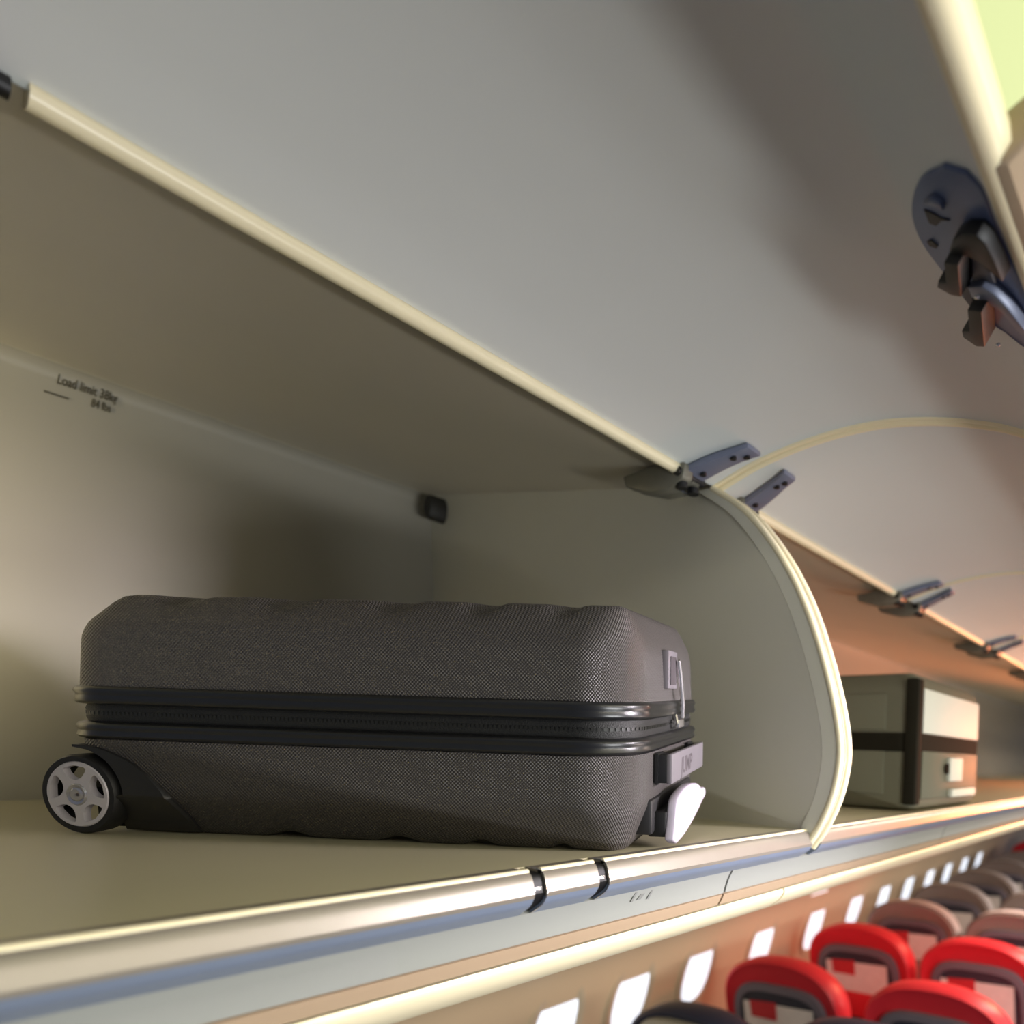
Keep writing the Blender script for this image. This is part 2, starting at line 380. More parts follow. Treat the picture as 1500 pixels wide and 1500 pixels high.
for root, doors in ((far, ((XE + 0.006, XM - 0.004), (XM + 0.004, XN - 0.009))), (far2, ((XN + 0.009, 3.02), (3.03, 3.79))), (far3, ((3.81, 4.55),))):
    for a, b in doors:
        make_door(root, a, b)
        MB().prism(zz(hdr), a + 0.095, b - 0.085).build('header_trim', M['cream'], root, angle=70)
        make_hinge(root, a + 0.066, -1); make_hinge(root, b - 0.05)

# ------------------------------------------------------------------ passenger service panels and hand rail under the bins
PSU = [(FY + 0.0135, FZ - 0.036), (0.4675, -0.122), (0.4715, -0.132), (0.474, -0.1405)]
TAN = [(0.4755, -0.1425), (0.4785, -0.149), (0.483, -0.1555)]
segs = ((XB0, 0.634), (0.638, 1.40), (1.404, 2.15), (2.154, 8.0))
labs = ('grey service panel below the charcoal suitcase, with small marks printed on it', 'grey service panel starting at the dark seam below the near divider',
        'grey service panel below the olive suitcase further down the aisle', 'grey service panel farthest down the aisle under the bins')
for i, ((a, b), lb) in enumerate(zip(segs, labs)):
    t = thing('service_panel', ((a + b) / 2, 0.55, Z(-0.2)), lb, 'panel', 'service panels under the bins')
    slab(PSU[::-1], -0.006, a, b).build('panel_face', M['psu'], t, angle=50)
    slab(TAN[::-1], -0.006, a, b).build('lower_strip', M['tan'], t, angle=50)
    if i == 0:
        mk = MB()
        for (q, w, h) in (((929, 1312), 0.003, 0.012), ((938, 1313), 0.0055, 0.006), ((952, 1309), 0.003, 0.011)):
            r = ray(*q); lam = 0.485 / r.y; c = CAM + r * lam
            zf = -0.126 + (c.y - 0.50) * (-0.028 / 0.06) if c.y > 0.5 else -0.1105 + (c.y - 0.4625) * (-0.0155 / 0.0375)
            rt = r.z / r.y
            y = next(ya + (yb_ - ya) * ((za / ya - rt) / ((za / ya - rt) - (zb / yb_ - rt))) for (ya, za), (yb_, zb) in zip(PSU, PSU[1:]) if (za / ya - rt) * (zb / yb_ - rt) <= 0); c = CAM + r * (y / r.y)
            s = Vector((0, -0.37, 0.929)); nn = Vector((0, -0.929, -0.37))
            mk.loft([[c + Vector((dx + sk * 0.004, 0, 0)) + s * (h * sk) + nn * e for dx, sk in ((-w / 2, -.5), (w / 2, -.5), (w / 2, .5), (-w / 2, .5))] for e in (0.0002, 0.0008)])
        mk.build('seat_mark', M['mark'], t)
for (a, b), lb in zip(((XB0, 0.78), (0.784, 1.56), (1.564, 8.0)), ('pale cream hand rail running under the near bin', 'pale cream hand rail under the bin with the olive suitcase', 'farthest stretch of pale cream hand rail')):
    pr = [(p.x, p.y) for p in spline([(0.4835, -0.1575), (0.483, -0.1635), (0.492, -0.1745), (0.507, -0.1845), (0.522, -0.1895), (0.535, -0.1885), (0.541, -0.182), (0.528, -0.167), (0.506, -0.156)], 4)]
    o = MB().prism(zz(pr), a, b).build('hand_rail', M['cream'], None, angle=60); tag(o, lb, 'rail', 'hand rails under the bins')

# ------------------------------------------------------------------ cabin shell
WALL = [(p.x, p.y) for p in spline([(0.545, -0.172), (0.78, -0.256), (1.0, -0.340), (1.42, -0.491), (1.70, -0.605), (1.815, -0.763), (1.902, -1.036), (1.96, -1.31), (1.98, -1.62), (1.96, -1.895)], 8)]
wl = slab(WALL, 0.02, -1.0, 9.0).build('wall_left', M['wall'], None, angle=60); wl['kind'] = 'structure'
fl = MB().box((-1.0, -1.9, -0.05), (9.0, 2.0, 0.0)).build('floor', M['carpet']); fl['kind'] = 'structure'
cl = MB().prism(zz(sheet([(1.7, 0.72), (0.62, 0.74), (0.42, 0.78), (-0.1, 0.80), (-1.3, 0.74)], -0.02)), -1.0, 9.0).build('ceiling', M['ceil']); cl['kind'] = 'structure'
gl = thing('glowing_ceiling', (1.5, 0.0, Z(0.76)), 'long yellow-green glowing ceiling panel above the raised door edge', 'ceiling panel')  # brightly lit ceiling, modelled as a panel that glows by itself
MB().box((-0.4, -0.55, Z(0.735)), (4.0, 0.40, Z(0.75))).build('glow_panel', M['glow'], gl, bevel=0.004)
MB().box((-0.42, -0.57, Z(0.75)), (4.02, 0.42, Z(0.765))).build('housing', M['ceil'], gl)

# windows in the sidewall
def wall_at(rat):
    for (ya, za), (yb_, zb) in zip(WALL, WALL[1:]):
        if (za / ya - rat) * (zb / yb_ - rat) <= 0:
            f = (rat - za / ya) / (zb / yb_ - za / ya); return ya + (yb_ - ya) * f, za + (zb - za) * f
yc, zc = wall_at(-0.462)
wd = Vector((0, 0.075, -0.24)).normalized(); wn = Vector((0, -0.24, -0.075)).normalized()
def win_pt(x, u, v, lift): return Vector((x + u, 0, 0)) + Vector((0, yc, Z(zc))) + wd * v + wn * lift
def oval_ring(x, hw, hh, lift, n=36, e=2.5):
    o = []
    for k in range(n):
        a = 2 * math.pi * k / n; c, s = math.cos(a), math.sin(a)
        o.append(win_pt(x, hw * abs(c) ** (2 / e) * (1 if c >= 0 else -1), hh * abs(s) ** (2 / e) * (1 if s >= 0 else -1), lift))
    return o
ratios = (0.83, 1.02, 1.235, 1.50, 1.79, 2.06, 2.30, 2.54, 2.78, 3.02, 3.27, 3.52)
for i, q in enumerate(ratios):
    x = q * yc; hw, hh = 0.085, 0.138
    w = bpy.data.objects.new('window_%d' % (i + 1), None); COL.objects.link(w); w.location = win_pt(x, 0, 0, 0); w['kind'] = 'structure'
    MB().loft([oval_ring(x, hw + 0.035, hh + 0.035, -0.004), oval_ring(x, hw + 0.03, hh + 0.03, 0.012), oval_ring(x, hw + 0.004, hh + 0.004, 0.008), oval_ring(x, hw, hh, 0.002)], False, False).build('window_frame', M['wframe'], w, angle=60)
    MB().loft([oval_ring(x, hw + 0.002, hh + 0.002, 0.003), oval_ring(x, hw + 0.002, hh + 0.002, 0.005)]).build('window_pane', M['pane'], w)
# bright oval patch right under the hand rail, built as an emissive panel
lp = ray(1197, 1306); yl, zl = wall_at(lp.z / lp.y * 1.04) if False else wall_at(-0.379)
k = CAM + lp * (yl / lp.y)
lt = thing('glowing_oval', k, 'small white oval panel glowing on the sidewall directly beneath the hand rail', 'lamp')
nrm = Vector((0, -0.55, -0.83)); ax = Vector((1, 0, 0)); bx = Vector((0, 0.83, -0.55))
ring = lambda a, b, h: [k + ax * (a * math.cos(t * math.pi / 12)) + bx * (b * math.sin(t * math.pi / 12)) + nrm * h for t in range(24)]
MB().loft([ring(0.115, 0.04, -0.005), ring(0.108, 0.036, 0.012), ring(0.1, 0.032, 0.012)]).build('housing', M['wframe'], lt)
MB().loft([ring(0.1, 0.032, 0.010), ring(0.095, 0.03, 0.016)]).build('lens', M['ovalw'], lt)  # emissive face of the bright oval

# ------------------------------------------------------------------ seats
def seat_outline(w, z0, z1, n=40, e=2.35):
    pts = [(-w * 0.46, z0)]
    zt = z1 - 0.20
    for k in range(n + 1):
        a = math.pi * (1 - k / n); c, s = math.cos(a), math.sin(a)
        pts.append((w / 2 * abs(c) ** (2 / e) * (1 if c >= 0 else -1), zt + 0.20 * abs(s) ** (2 / e)))
    pts.append((w * 0.46, z0)); return pts
def arch(w, h, zc, n=30, e=4.0):
    return [(w / 2 * abs(math.cos(a)) ** (2 / e) * (1 if math.cos(a) >= 0 else -1), zc + h / 2 * abs(math.sin(a)) ** (2 / e) * (1 if math.sin(a) >= 0 else -1))
            for a in (2 * math.pi * k / n for k in range(n))]
def make_seat(leather, cards=True, cloth=False, pocket='seatdk', fz=0.82, fh=0.43, fm='frame'):
    r = thing('airline_seat', (0, 0, 0), 'seat', 'seat')
    TOP = 1.135
    o = seat_outline(0.555, 0.42, TOP); ins = lambda d: [(y * (1 - 2 * d / 0.555), 0.42 + (z - 0.42) * (1 - d / (TOP - 0.42))) for y, z in o]
    lean = lambda x, z: x - (z - 0.45) * 0.16
    rg = lambda x, d: [(lean(x, z), y, z) for y, z in ins(d)]
    MB().loft([rg(-0.03, 0.035), rg(-0.045, 0.012), rg(-0.03, 0.0), rg(0.05, 0.0), rg(0.08, 0.012), rg(0.09, 0.04)]).build('seat_back', M[leather], r, world=False, angle=50)
    fr = lambda w, h, x, z=fz: [(lean(x, q), y, q) for y, q in arch(w, h, z)]
    pf = MB().loft([fr(0.445, fh, -0.03), fr(0.44, fh - 0.01, -0.052), fr(0.385, fh - 0.065, -0.056), fr(0.38, fh - 0.07, -0.046)], False, False).build('pocket_frame', M[fm], r, world=False, angle=50)
    MB().loft([fr(0.384, fh - 0.066, -0.035), fr(0.384, fh - 0.066, -0.046)]).build('pocket', M[pocket], pf, world=False)
    if cards:
        c = lambda a, b, z0, z1, x, m: MB().prism([(a, z0), (b, z0), (b + 0.004, z1), (a - 0.003, z1 + 0.01)], lambda p: lean(x, p[1]), lambda p: lean(x - 0.004, p[1])).build('leaflet', M[m], pf, world=False)
        c(-0.16, 0.165, 0.70, 0.945, -0.047, 'card'); c(0.01, 0.13, 0.885, 0.952, -0.0515, 'cardred')
        MB().prism([(-0.15, 0.67), (0.15, 0.67), (0.15, 0.80), (-0.15, 0.80)], lambda p: lean(-0.056, p[1]), lambda p: lean(-0.062, p[1])).build('pocket_flap', M[leather], pf, world=False, bevel=0.002)
    if cloth:
        MB().loft([[(lean(x, z), y * s, z + dz) for y, z in o if z > 0.96] for x, s, dz in ((-0.036, 1.01, 0.003), (0.055, 1.01, 0.003), (0.094, 0.95, -0.005))], False, False, closed=False).build('headrest_cover', M['cloth'], r, world=False, angle=50)
    MB().box((0.06, -0.22, 0.40), (0.50, 0.22, 0.50)).build('seat_cushion', M[leather], r, world=False, bevel=0.035, bseg=3)
    for s in (-1, 1):
        MB().box((0.06, s * 0.268 - 0.024, 0.60), (0.44, s * 0.268 + 0.024, 0.65)).build('armrest', M['seatdk'], r, world=False, bevel=0.012)
        MB().box((0.10, s * 0.20 - 0.02, 0.0), (0.40, s * 0.20 + 0.02, 0.41)).build('leg', M['frame'], r, world=False, bevel=0.006)
    return r
def copy_tree(o, parent=None):
    c = o.copy(); COL.objects.link(c); c.parent = parent
    for ch in [q for q in bpy.data.objects if q.parent == o]: copy_tree(ch, c)
    return c
protos = {}
def place_seat(kind, x, y, label, group, dz=0.0):
    if kind not in protos:
        args = dict(red=('red', True, False), grey=('greyl', True, True), navy=('navyl', False, False, 'beige', 0.86, 0.48, 'beige'))[kind]
        protos[kind] = o = make_seat(*args)
    else: o = copy_tree(protos[kind])
    o.location = (x, y, dz); o['label'] = label; o['group'] = group; o['category'] = 'seat'
YW, YI = 1.475, 0.875
place_seat('navy', 1.83, YW - 0.06, 'dark navy seat with beige pocket at the bottom edge, by the windows', 'navy seats in front')
place_seat('navy', 1.83, YI - 0.065, 'dark navy seat at the bottom edge, one place in from the window seat', 'navy seats in front', 0.06)
place_seat('red', 2.47, YW, 'red seat by the windows in the nearest red row', 'red seats')
place_seat('red', 2.47, YI - 0.05, 'red seat one place in from the window, nearest red row', 'red seats')
place_seat('red', 3.20, YW, 'red seat by the windows in the second red row', 'red seats')
place_seat('red', 3.20, YI, 'red seat one place in from the window, second red row', 'red seats')
words = ('first', 'second', 'third', 'fourth', 'fifth', 'sixth')
for k in range(5):
    x = 3.92 + 0.72 * k
    place_seat('grey', x, YW, 'grey-brown seat by the windows in the %s grey row behind the red seats' % words[k], 'grey seats')
    if k < 2: place_seat('grey', x, YI, 'grey-brown seat one place in from the window, %s grey row behind the red seats' % words[k], 'grey seats')
place_seat('red', 7.5, YW, 'red seat by the windows in the farthest row, beyond the grey seats', 'red seats', 0.05)

# ------------------------------------------------------------------ charcoal suitcase
W_, D_, HT = 0.551, 0.31, 0.232
RC = 0.052
def on_floor(px, py):
    r = ray(px, py); K = -FZ + FS * FY
    lam = K / (-r.z + FS * r.y); return CAM + r * lam
PL, PR = on_floor(200, 1216), on_floor(850, 1245)
Lx = (PR - PL).normalized()
nf = Vector((0, -FS, 1)).normalized()
D0 = nf.cross(Lx).normalized()
TAU = math.radians(5.5)
Dy = (D0 * math.cos(TAU) + nf * math.sin(TAU)).normalized()
Uz = Lx.cross(Dy).normalized()
INS = 0.036
# local x of the left end so that the outline starts at px 115
XO = 0.038
org = PL - Lx * XO - Dy * INS
Rm = Matrix((Lx, Dy, Uz)).transposed().to_4x4()
case = thing('suitcase', org, 'charcoal hard-shell wheeled suitcase lying on its back in the near open bin', 'suitcase')
case.rotation_euler = Rm.to_euler()
def rr(i, z, nx=70, ny=30, nc=10, fn=None):
    r = max(RC - i, 0.006); x0, x1, y0, y1 = i, W_ - i * (0.55 if i > 0 else 1), i, D_ - i; o = []
    def seg(a, b, n):
        for k in range(n): o.append((a[0] + (b[0] - a[0]) * k / n, a[1] + (b[1] - a[1]) * k / n))
    def arc(c, a0, n):
        for k in range(n): t = math.radians(a0 + 90 * k / n); o.append((c[0] + r * math.cos(t), c[1] + r * math.sin(t)))
    seg((x0 + r, y0), (x1 - r, y0), nx); arc((x1 - r, y0 + r), -90, nc)
    seg((x1, y0 + r), (x1, y1 - r), ny); arc((x1 - r, y1 - r), 0, nc)
    seg((x1 - r, y1), (x0 + r, y1), nx); arc((x0 + r, y1 - r), 90, nc)
    seg((x0, y1 - r), (x0, y0 + r), ny); arc((x0 + r, y0 + r), 180, nc)
    return [(x, y, z + (fn(x, i) if fn else 0)) for x, y in o]
def px2x(px): return XO + (px - 200) / 650 * (PR - PL).length     # at the inset contact line
def bumps(x, cs):
    return max((0.5 + 0.5 * math.cos(math.pi * min(1, abs(x - c) / w))) for c, w in cs)
TOPB = [(px2x(p), w) for p, w in ((292, .034), (442, .032), (597, .028), (720, .022), (834, .018))]
BOTB = [(px2x(p), w) for p, w in ((432, .030), (592, .026), (710, .020), (826, .013))]
def up_fn(x, i):
    w = {0.028: .35, 0.036: 1, 0.045: .8, 0.058: .25}.get(i, 0); return -0.0075 * w * bumps(x, TOPB)
def lo_fn(x, i):
    w = {0.024: .2, 0.030: .7, 0.036: 1, 0.048: 1, 0.08: .9, 0.12: .8}.get(i, 0); return 0.0052 * w * bumps(x, BOTB)
LOW = [(0.0, 0.145), (0.0, 0.12), (0.0, 0.08), (0.0, 0.048), (0.0005, 0.036), (0.0015, 0.024), (0.008, 0.010)]
lows = [(0.15, 0.0, None), (0.12, 0.0, lo_fn), (0.08, 0.0, lo_fn), (0.048, 0.0, lo_fn), (0.036, 0.0008, lo_fn), (0.030, 0.005, lo_fn), (0.024, 0.012, lo_fn),
        (0.008, 0.034, None), (0.003, 0.041, None), (0.001, 0.047, None), (0.0, 0.055, None), (0.0, 0.094, None)]
ls = MB().loft([rr(i, z, fn=f) for i, z, f in lows])
ups = [(0.0, 0.143, None), (0.0035, 0.183, None), (0.0045, 0.190, None), (0.0065, 0.196, None), (0.010, 0.203, None), (0.020, 0.214, None), (0.028, 0.2225, up_fn), (0.036, 0.229, up_fn), (0.045, 0.2315, up_fn), (0.058, 0.2322, up_fn), (0.08, 0.2325, None), (0.12, 0.2325, None), (0.15, 0.2325, None)]
upper = MB().loft([rr(i, z, fn=f) for i, z, f in ups]).build('upper_shell', M['shell'], case, world=False, angle=32)
lower = ls.build('lower_shell', M['shell'], case, world=False, angle=32)
def band(z0, z1, name, out=0.005):
    h = z1 - z0
    return MB().loft([rr(0.004, z0), rr(-out * 0.6, z0 + 0.001), rr(-out, z0 + h * 0.22), rr(-out * 0.7, z0 + h * 0.45), rr(-out * 0.7, z0 + h * 0.55), rr(-out, z0 + h * 0.72), rr(-out * 0.6, z1 - 0.001), rr(0.004, z1)], True, True).build(name, M['gloss'], case, world=False, angle=60)
ZB = [0.094, 0.110, 0.126, 0.1435]
band(ZB[0], ZB[1], 'lower_rim'); band(ZB[2], ZB[3], 'upper_rim')
zt = MB().loft([rr(0.005, ZB[1] - 0.002), rr(0.0025, ZB[1] + 0.004), rr(0.0035, ZB[1] + 0.009), rr(0.0025, ZB[2] - 0.004), rr(0.005, ZB[2] + 0.002)]).build('zipper_tape', M['zipt'], case, world=False, angle=60)
tb = MB(); pth = rr(0.0028, (ZB[1] + ZB[2]) / 2, nx=110, ny=56, nc=14)
for i in range(0, len(pth), 1):
    a, b = Vector(pth[i]), Vector(pth[(i + 1) % len(pth)]); d = (b - a); c = (a + b) / 2
    nrm = Vector((d.y, -d.x, 0)).normalized(); t = d * 0.28
    tb.loft([[c - t - nrm * .0004 + Vector((0, 0, e)), c + t - nrm * .0004 + Vector((0, 0, e)), c + t + nrm * .0004 + Vector((0, 0, e)), c - t + nrm * .0004 + Vector((0, 0, e))] for e in (-0.0016, 0.0016)])
tb.build('zipper_chain', M['teeth'], zt, world=False)

# wheels, in wells cut out of the lower corners, behind black quarter-round housings
def lx(px): return px2x(px)
WR, WXC = 0.0378, 0.0235
WZC = WR + 0.0035
cut = MB()
for y0, y1 in ((-0.05, 0.042), (D_ - 0.042, D_ + 0.05)):
    R1 = WR + 0.007
    cut.prism([(-0.08, -0.05), (WXC + R1, -0.05)] + [(WXC + R1 * math.cos(math.radians(a)), WZC + R1 * math.sin(math.radians(a))) for a in range(0, 91, 5)] + [(-0.08, WZC + R1)], y0, y1, 'y')
def boolean(target, cutter, op='DIFFERENCE'):
    md = target.modifiers.new('cut', 'BOOLEAN'); md.operation = op; md.object = cutter; md.solver = 'EXACT'; md.use_self = False
    dg = bpy.context.evaluated_depsgraph_get(); me = bpy.data.meshes.new_from_object(target.evaluated_get(dg))
    target.modifiers.clear(); old = target.data; target.data = me; me.name = target.name; bpy.data.meshes.remove(old)
    me.shade_smooth(); me.set_sharp_from_angle(angle=math.radians(32))
co = cut.build('cutter', M['slot'], case, world=False); bpy.context.view_layer.update()
boolean(lower, co); bpy.data.objects.remove(co)
def low_inset(z):
    pr = sorted((zz_, i_) for i_, zz_, f_ in lows if i_ < 0.06)
    for (za, ia), (zb, ib) in zip(pr, pr[1:]):
        if za <= z <= zb: return ia + (ib - ia) * (z - za) / max(1e-9, zb - za)
    return pr[0][1] if z < pr[0][0] else pr[-1][1]
HARC = [(p.x, p.y) for p in spline([(0.0885, 0.0235), (0.0855, 0.050), (0.0735, 0.079), (0.057, 0.099), (0.041, 0.111), (0.020, 0.1155), (0.008, 0.114), (0.002, 0.110)], 8)]
def harc(z):
    for (za, xa), (zb, xb) in zip(HARC, HARC[1:]):
        if za >= z >= zb: return xa + (xb - xa) * (za - z) / max(1e-9, za - zb)
    return HARC[0][1] if z > HARC[0][0] else HARC[-1][1]
def housing(front):
    R2 = WR + 0.0065; rings = []
    for k in range(41):
        z = 0.002 + (0.0885 - 0.002) * k / 40
        dz = z - WZC
        xl = 0.0215 if dz >= R2 else max(0.0215, WXC + (math.sqrt(R2 * R2 - dz * dz) if dz > 0 else R2 + 0.002 * dz / -0.04))
        xl -= (0.9 * low_inset(z) + 0.004) if dz < 0 else 0
        xr = max(harc(z), xl + 0.0006); yf = max(0.0, low_inset(z) - 0.003) - 0.0018
        # the front edge rolls over slightly towards the arc
        r = [(xl, yf + 0.001), (xl + 0.0004, yf), (xr - min(0.002, (xr - xl) * 0.4), yf), (xr, yf + 0.0022), (xr, 0.046), (xl, 0.046)]
        rings.append([(x, y if front else D_ - y, z) for x, y in r])
    return MB().loft(rings).build('wheel_housing', M['housing'], case, world=False, angle=40)
housing(True); housing(False)
for ya, yb_ in ((0.024, 0.046), (D_ - 0.046, D_ - 0.024)):
    MB().box((WXC - 0.012, ya, 0.006), (WXC + WR + 0.009, yb_, WZC + WR + 0.008)).build('wheel_bracket', M['slot'], case, world=False, bevel=0.002)
def wheel(y):
    T = 0.021
    ty_ = MB().lathe([(WR - 0.0065, y), (WR - 0.002, y + 0.0003), (WR, y + 0.003), (WR, y + T - 0.003), (WR - 0.002, y + T), (WR - 0.0065, y + T)], (WXC, 0, WZC), 'y', 64, True).build('wheel', M['tyre'], case, world=False, angle=40)
    # five-spoke rim: a disc with five rounded openings
    R = WR - 0.0062
    rim = MB().lathe([(0.0001, y - 0.0006), (R - 0.0015, y - 0.0006), (R, y + 0.0012), (R, y + 0.006), (0.0001, y + 0.006)], (WXC, 0, WZC), 'y', 72).build('wheel_rim', M['alloy'], ty_, world=False, angle=40)
    hb = MB()
    for k in range(5):
        a0 = math.radians(90 + 2 + 72 * k); pts = []
        ri, ro = R * 0.44, R * 0.865
        shape = [(ri, 0), (ri * 1.05, .2), (ri * 1.25, .38), (ro * .84, .46), (ro * .965, .45), (ro, .37), (ro * 1.01, 0)]
        shape = shape + [(r_, -t) for r_, t in shape[::-1][1:-1]]
        q = [(WXC + r_ * math.cos(a0 + t), WZC + r_ * math.sin(a0 + t)) for r_, t in shape]
        hb.prism(q, y - 0.02, y + 0.06, 'y')
    hc = hb.build('cutter', M['slot'], case, world=False); bpy.context.view_layer.update()
    boolean(rim, hc); bpy.data.objects.remove(hc)
    MB().lathe([(0.0001, y - 0.0022), (0.0052, y - 0.0022), (0.0066, y - 0.0014), (0.0066, y - 0.001), (0.0092, y - 0.0018), (0.0104, y - 0.0006), (0.0104, y + 0.001), (0.0001, y + 0.001)], (WXC, 0, WZC), 'y', 36).build('hub_cap', M['hub'], ty_, world=False, angle=25)
    MB().lathe([(0.0001, y - 0.0026), (0.0014, y - 0.0026), (0.0018, y - 0.002), (0.0001, y - 0.002)], (WXC + 0.0025, 0, WZC + 0.0002), 'y', 16).build('hub_screw', M['ink'], ty_, world=False)
    MB().lathe([(0.0001, y + 0.001), (0.0045, y + 0.001), (0.0045, y + 0.045), (0.0001, y + 0.045)], (WXC, 0, WZC), 'y', 20).build('axle', M['slot'], ty_, world=False)
wheel(-0.002); wheel(D_ + 0.002 - 0.021)
# end face: lock plate with zip pull, carry handle, pull-out grip; small knob on the far end; rear feet
EX = W_
lock = MB().prism([(0.118, 0.156), (0.158, 0.156), (0.158, 0.196), (0.118, 0.196)], EX - 0.004, EX + 0.0045, 'x').build('zip_lock', M['plate'], case, world=False, bevel=0.0012)
MB().box((EX + 0.003, 0.126, 0.16), (EX + 0.0052, 0.150, 0.19)).build('lock_recess', M['ink'], lock, world=False)
zp = MB().tube([(EX + 0.0075, 0.150, 0.187), (EX + 0.0085, 0.156, 0.170), (EX + 0.0095, 0.165, 0.140), (EX + 0.0085, 0.168, 0.124)], 0.0027, 10).build('zip_puller', M['steel'], case, world=False)
MB().box((EX - 0.001, 0.155, 0.113), (EX + 0.0085, 0.181, 0.1225)).build('zip_slider', M['steel'], zp, world=False, bevel=0.0018)
MB().tube([(EX + 0.006, 0.15, 0.117), (EX + 0.008, 0.146, 0.119), (EX + 0.006, 0.148, 0.128)], 0.0013, 8).build('zip_ring', M['steel'], zp, world=False)
# carry handle: two standoffs and a plate
ch = MB().prism([(0.075, 0.061), (0.245, 0.061), (0.245, 0.0915), (0.075, 0.0915)], EX + 0.013, EX + 0.019, 'x').build('carry_handle', M['plate'], case, world=False, bevel=0.0018)
for a, b in ((0.075, 0.098), (0.222, 0.245)):
    MB().box((EX - 0.012, a, 0.062), (EX + 0.014, b, 0.0905)).build('handle_mount', M['black'], ch, world=False, bevel=0.0012)
    MB().box((EX + 0.002, a - 0.0015, 0.0605), (EX + 0.005, b + 0.0015, 0.092)).build('mount_ring', M['gloss'], ch, world=False)
base = Matrix((Vector((0, 1, 0)), Vector((0, 0, 1)), Vector((1, 0, 0)))).transposed().to_4x4()
text_mesh('JUMP', 0.025, M['ink'], 'handle_lettering', ch, Matrix.Translation((EX + 0.0188, 0.118, 0.067)) @ base, 0.1)
# telescopic pull grip near the bottom
rec = MB().prism([(0.058, 0.012), (0.25, 0.012), (0.25, 0.047), (0.058, 0.047)], EX - 0.02, EX + 0.003, 'x').build('grip_socket', M['housing'], case, world=False, bevel=0.003)
gp = [(p.x, p.y) for p in spline([(0.066, 0.006), (0.074, 0.026), (0.082, 0.044), (0.11, 0.051), (0.15, 0.052), (0.19, 0.047), (0.215, 0.038), (0.236, 0.036), (0.24, 0.026), (0.222, 0.022), (0.19, 0.014), (0.15, 0.006), (0.11, 0.001), (0.08, 0.0)], 4)]
grip = MB().prism(gp, EX + 0.0135, EX + 0.024, 'x').build('pull_grip', M['lilac'], case, world=False, bevel=0.003, bseg=3)
MB().box((EX - 0.004, 0.070, 0.008), (EX + 0.0145, 0.235, 0.034)).build('grip_stem', M['slot'], grip, world=False, bevel=0.002)
# little black foot on the wheel end
MB().lathe([(0.0001, -0.009), (0.003, -0.0085), (0.0045, -0.005), (0.0042, 0.004), (0.006, 0.008), (0.0001, 0.008)], (0, 0.09, 0.183), 'x', 18).build('end_stud', M['black'], case, world=False, angle=60)
for xf_ in (0.12, 0.46):
    MB().box((xf_ - 0.025, D_ - 0.075, -0.0200), (xf_ + 0.025, D_ - 0.05, 0.004)).build('rubber_foot', M['black'], case, world=False, bevel=0.003)

# ------------------------------------------------------------------ olive suitcase in the next bin
oy = 0.468; c0 = hit_y(1336, 1172, oy); ox0 = c0.x; ox1 = hit_y(1431, 1160, oy).x
oz0 = floor_z(oy) + 0.0012; oz1 = hit_y(1336, 984, oy).z - H
ol = thing('suitcase', (ox0, oy, Z(oz0)), 'olive grey hard suitcase with dark straps standing in the bin beyond the divider', 'suitcase')
ol.rotation_euler = (math.atan(FS), 0, 0)
ow, od, oh = ox1 - ox0, 0.42, oz1 - oz0
def orr(i, z, r=0.035):
    x0, x1, y0, y1 = i, ow - i, i, od - i; o = []
    r = max(r - i, 0.006)
    for c, a0 in (((x1 - r, y0 + r), -90), ((x1 - r, y1 - r), 0), ((x0 + r, y1 - r), 90), ((x0 + r, y0 + r), 180)):
        for k in range(9): t = math.radians(a0 + 11.25 * k); o.append((c[0] + r * math.cos(t), c[1] + r * math.sin(t), z))
    return o
hm = oh * 0.50
MB().loft([orr(0.02, 0), orr(0.005, 0.006), orr(0, 0.018), orr(0, hm - 0.008)]).build('lower_shell', M['olive'], ol, world=False, angle=40)
MB().loft([orr(0, hm + 0.008), orr(0, oh - 0.035), orr(0.006, oh - 0.012), orr(0.02, oh)]).build('upper_shell', M['olive'], ol, world=False, angle=40)
MB().loft([orr(0.003, hm - 0.020), orr(-0.003, hm - 0.018), orr(-0.003, hm + 0.016), orr(0.003, hm + 0.018)]).build('waist_band', M['olivedk'], ol, world=False)
def pan(x0, x1, z0, z1, name, m, y=-0.004, t=0.006): return MB().box((x0, y, z0), (x1, y + t, z1)).build(name, M[m], ol, world=False, bevel=0.0025)
pan(0.035, ow - 0.03, hm + 0.018, oh - 0.028, 'side_panel', 'olivelt'); pan(0.035, ow - 0.03, 0.022, hm - 0.016, 'side_panel', 'olive')
lk = pan(ow * .42, ow * .62, hm * .42, hm * .80, 'lock', 'olivelt', -0.012, 0.010)
MB().lathe([(0.0001, -0.004), (0.011, -0.004), (0.011, 0.0), (0.0001, 0.0)], (ow * .40, -0.006, hm * .62), 'y', 18).build('lock_dial', M['olivedk'], lk, world=False)
pan(ow * .45, ow * .85, hm * .17, hm * .30, 'carry_handle', 'olivelt', -0.014, 0.012)
for x0 in (0.012,):
    MB().loft([[(x0 - 0.016, 0.02, z), (x0 - 0.012, -0.0035, z), (x0 + 0.018, -0.0035, z), (x0 + 0.018, 0.02, z)] for z in (0.012, oh - 0.012)]).build('corner_strap', M['olivedk'], ol, world=False, bevel=0.003)
for za, zb in ((0.03, hm - 0.018), (hm + 0.022, oh - 0.04)):
    MB().box((-0.003, 0.06, za), (0.004, od - 0.04, zb)).build('end_panel', M['olive'], ol, world=False, bevel=0.0025)

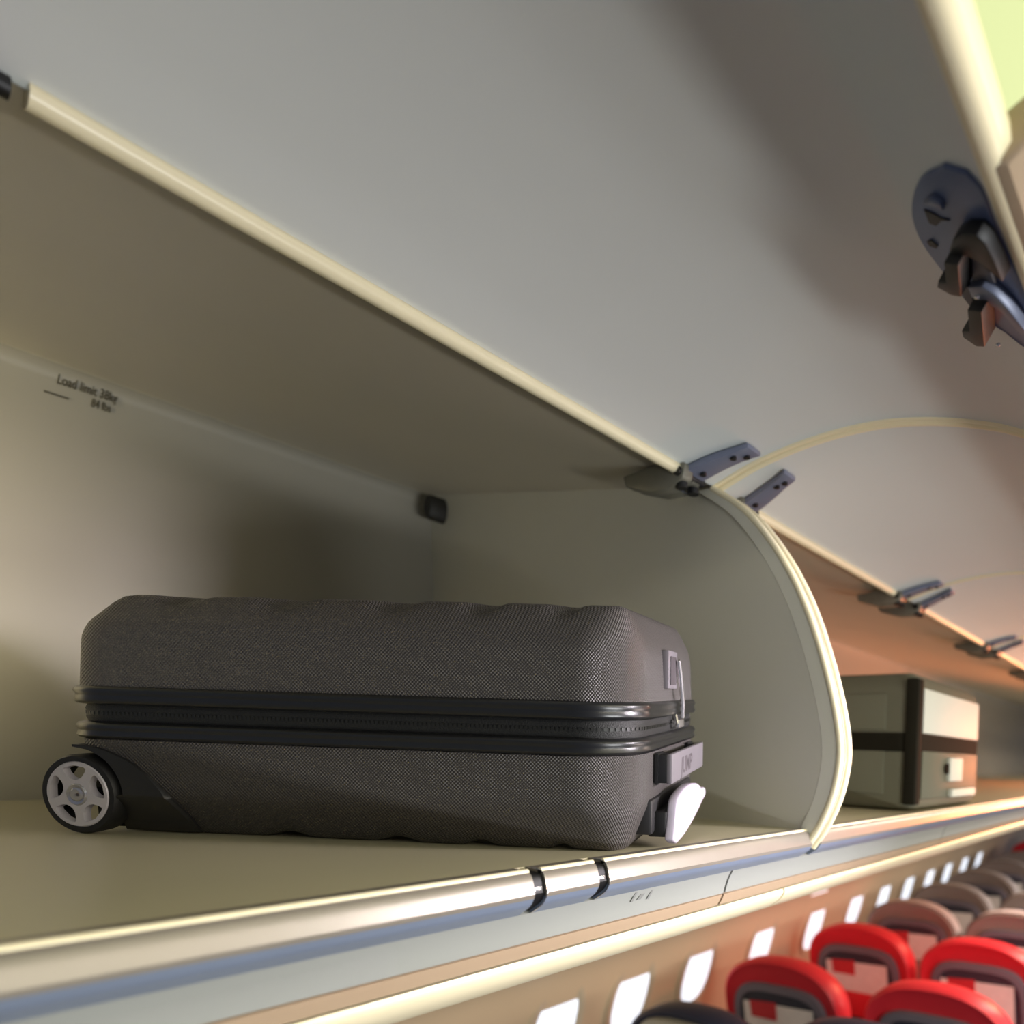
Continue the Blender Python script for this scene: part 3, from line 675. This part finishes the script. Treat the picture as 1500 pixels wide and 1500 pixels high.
# ------------------------------------------------------------------ light
def area(name, loc, target, sx, sy, power, col, spread=180):
    l = bpy.data.lights.new(name, 'AREA'); l.shape = 'RECTANGLE'; l.size, l.size_y = sx, sy; l.energy = power; l.color = col[:3]; l.spread = math.radians(spread)
    o = bpy.data.objects.new(name, l); COL.objects.link(o); o.location = loc
    d = (Vector(target) - Vector(loc)).normalized(); o.rotation_euler = d.to_track_quat('-Z', 'Y').to_euler()
    return o
def setemit(m, s): m.node_tree.nodes['Principled BSDF'].inputs['Emission Strength'].default_value = s
setemit(M['glow'], 0.95); setemit(M['pane'], 1.15); setemit(M['ovalw'], 0.9)
# the cabin's opposite side: long wash light at shoulder-bin height, shining across the aisle
area('opposite_window_daylight', (0.28, -1.45, Z(-0.58)), (0.35, 0.5, Z(0.25)), 1.0, 0.10, 27, rgb(244, 246, 246))
area('opposite_window_daylight', (3.6, -1.45, Z(-0.72)), (3.6, 0.8, Z(-0.2)), 3.0, 0.2, 42, rgb(255, 236, 222))
area('opposite_cove_light', (0.9, -1.35, Z(0.40)), (0.9, 1.0, Z(0.10)), 3.0, 0.12, 23, rgb(255, 247, 225))
sg = area('sunset_glow', (4.0, 0.05, Z(0.04)), (2.5, 0.48, Z(0.40)), 0.3, 0.3, 34, rgb(255, 140, 85)); sg.data.specular_factor = 0.05
area('ceiling_wash', (3.2, -0.2, Z(0.70)), (3.4, 0.9, Z(-1.0)), 3.4, 0.4, 120, rgb(255, 238, 224))
area('left_fill', (-0.40, 0.95, Z(0.20)), (-0.16, 1.45, Z(0.27)), 0.2, 0.25, 3.0, rgb(255, 238, 195), 74)  # added unseen fill off the bin's left end, brightens the back panel
area('case_end_fill', (1.3, -1.0, Z(0.2)), (0.66, 0.52, Z(0.03)), 0.22, 0.22, 2.6, rgb(248, 238, 250), 36)  # added unseen fill aimed at the suitcase's end face, no fitting there
w = bpy.data.worlds.new('World'); sc.world = w; w.use_nodes = True
w.node_tree.nodes['Background'].inputs[0].default_value = rgb(190, 202, 228); w.node_tree.nodes['Background'].inputs[1].default_value = 0.23

# ------------------------------------------------------------------ camera
cam = bpy.data.cameras.new('Camera'); co = bpy.data.objects.new('Camera', cam); COL.objects.link(co)
cam.sensor_width = 36; cam.sensor_fit = 'HORIZONTAL'; cam.lens = 36 * F / 1500
cam.shift_x = (750 - CX) / 1500; cam.shift_y = (CY - 750) / 1500
cam.clip_start = 0.02; cam.clip_end = 50
co.matrix_world = Matrix((RV, UV, -WV)).transposed().to_4x4(); co.location = CAM
cam.dof.use_dof = True; cam.dof.focus_distance = 0.66; cam.dof.aperture_fstop = 3.5
sc.camera = co
vs = sc.view_settings; vs.view_transform = 'Standard'; vs.look = 'None'; vs.gamma = 1; vs.use_curve_mapping = False; vs.exposure = 0.0
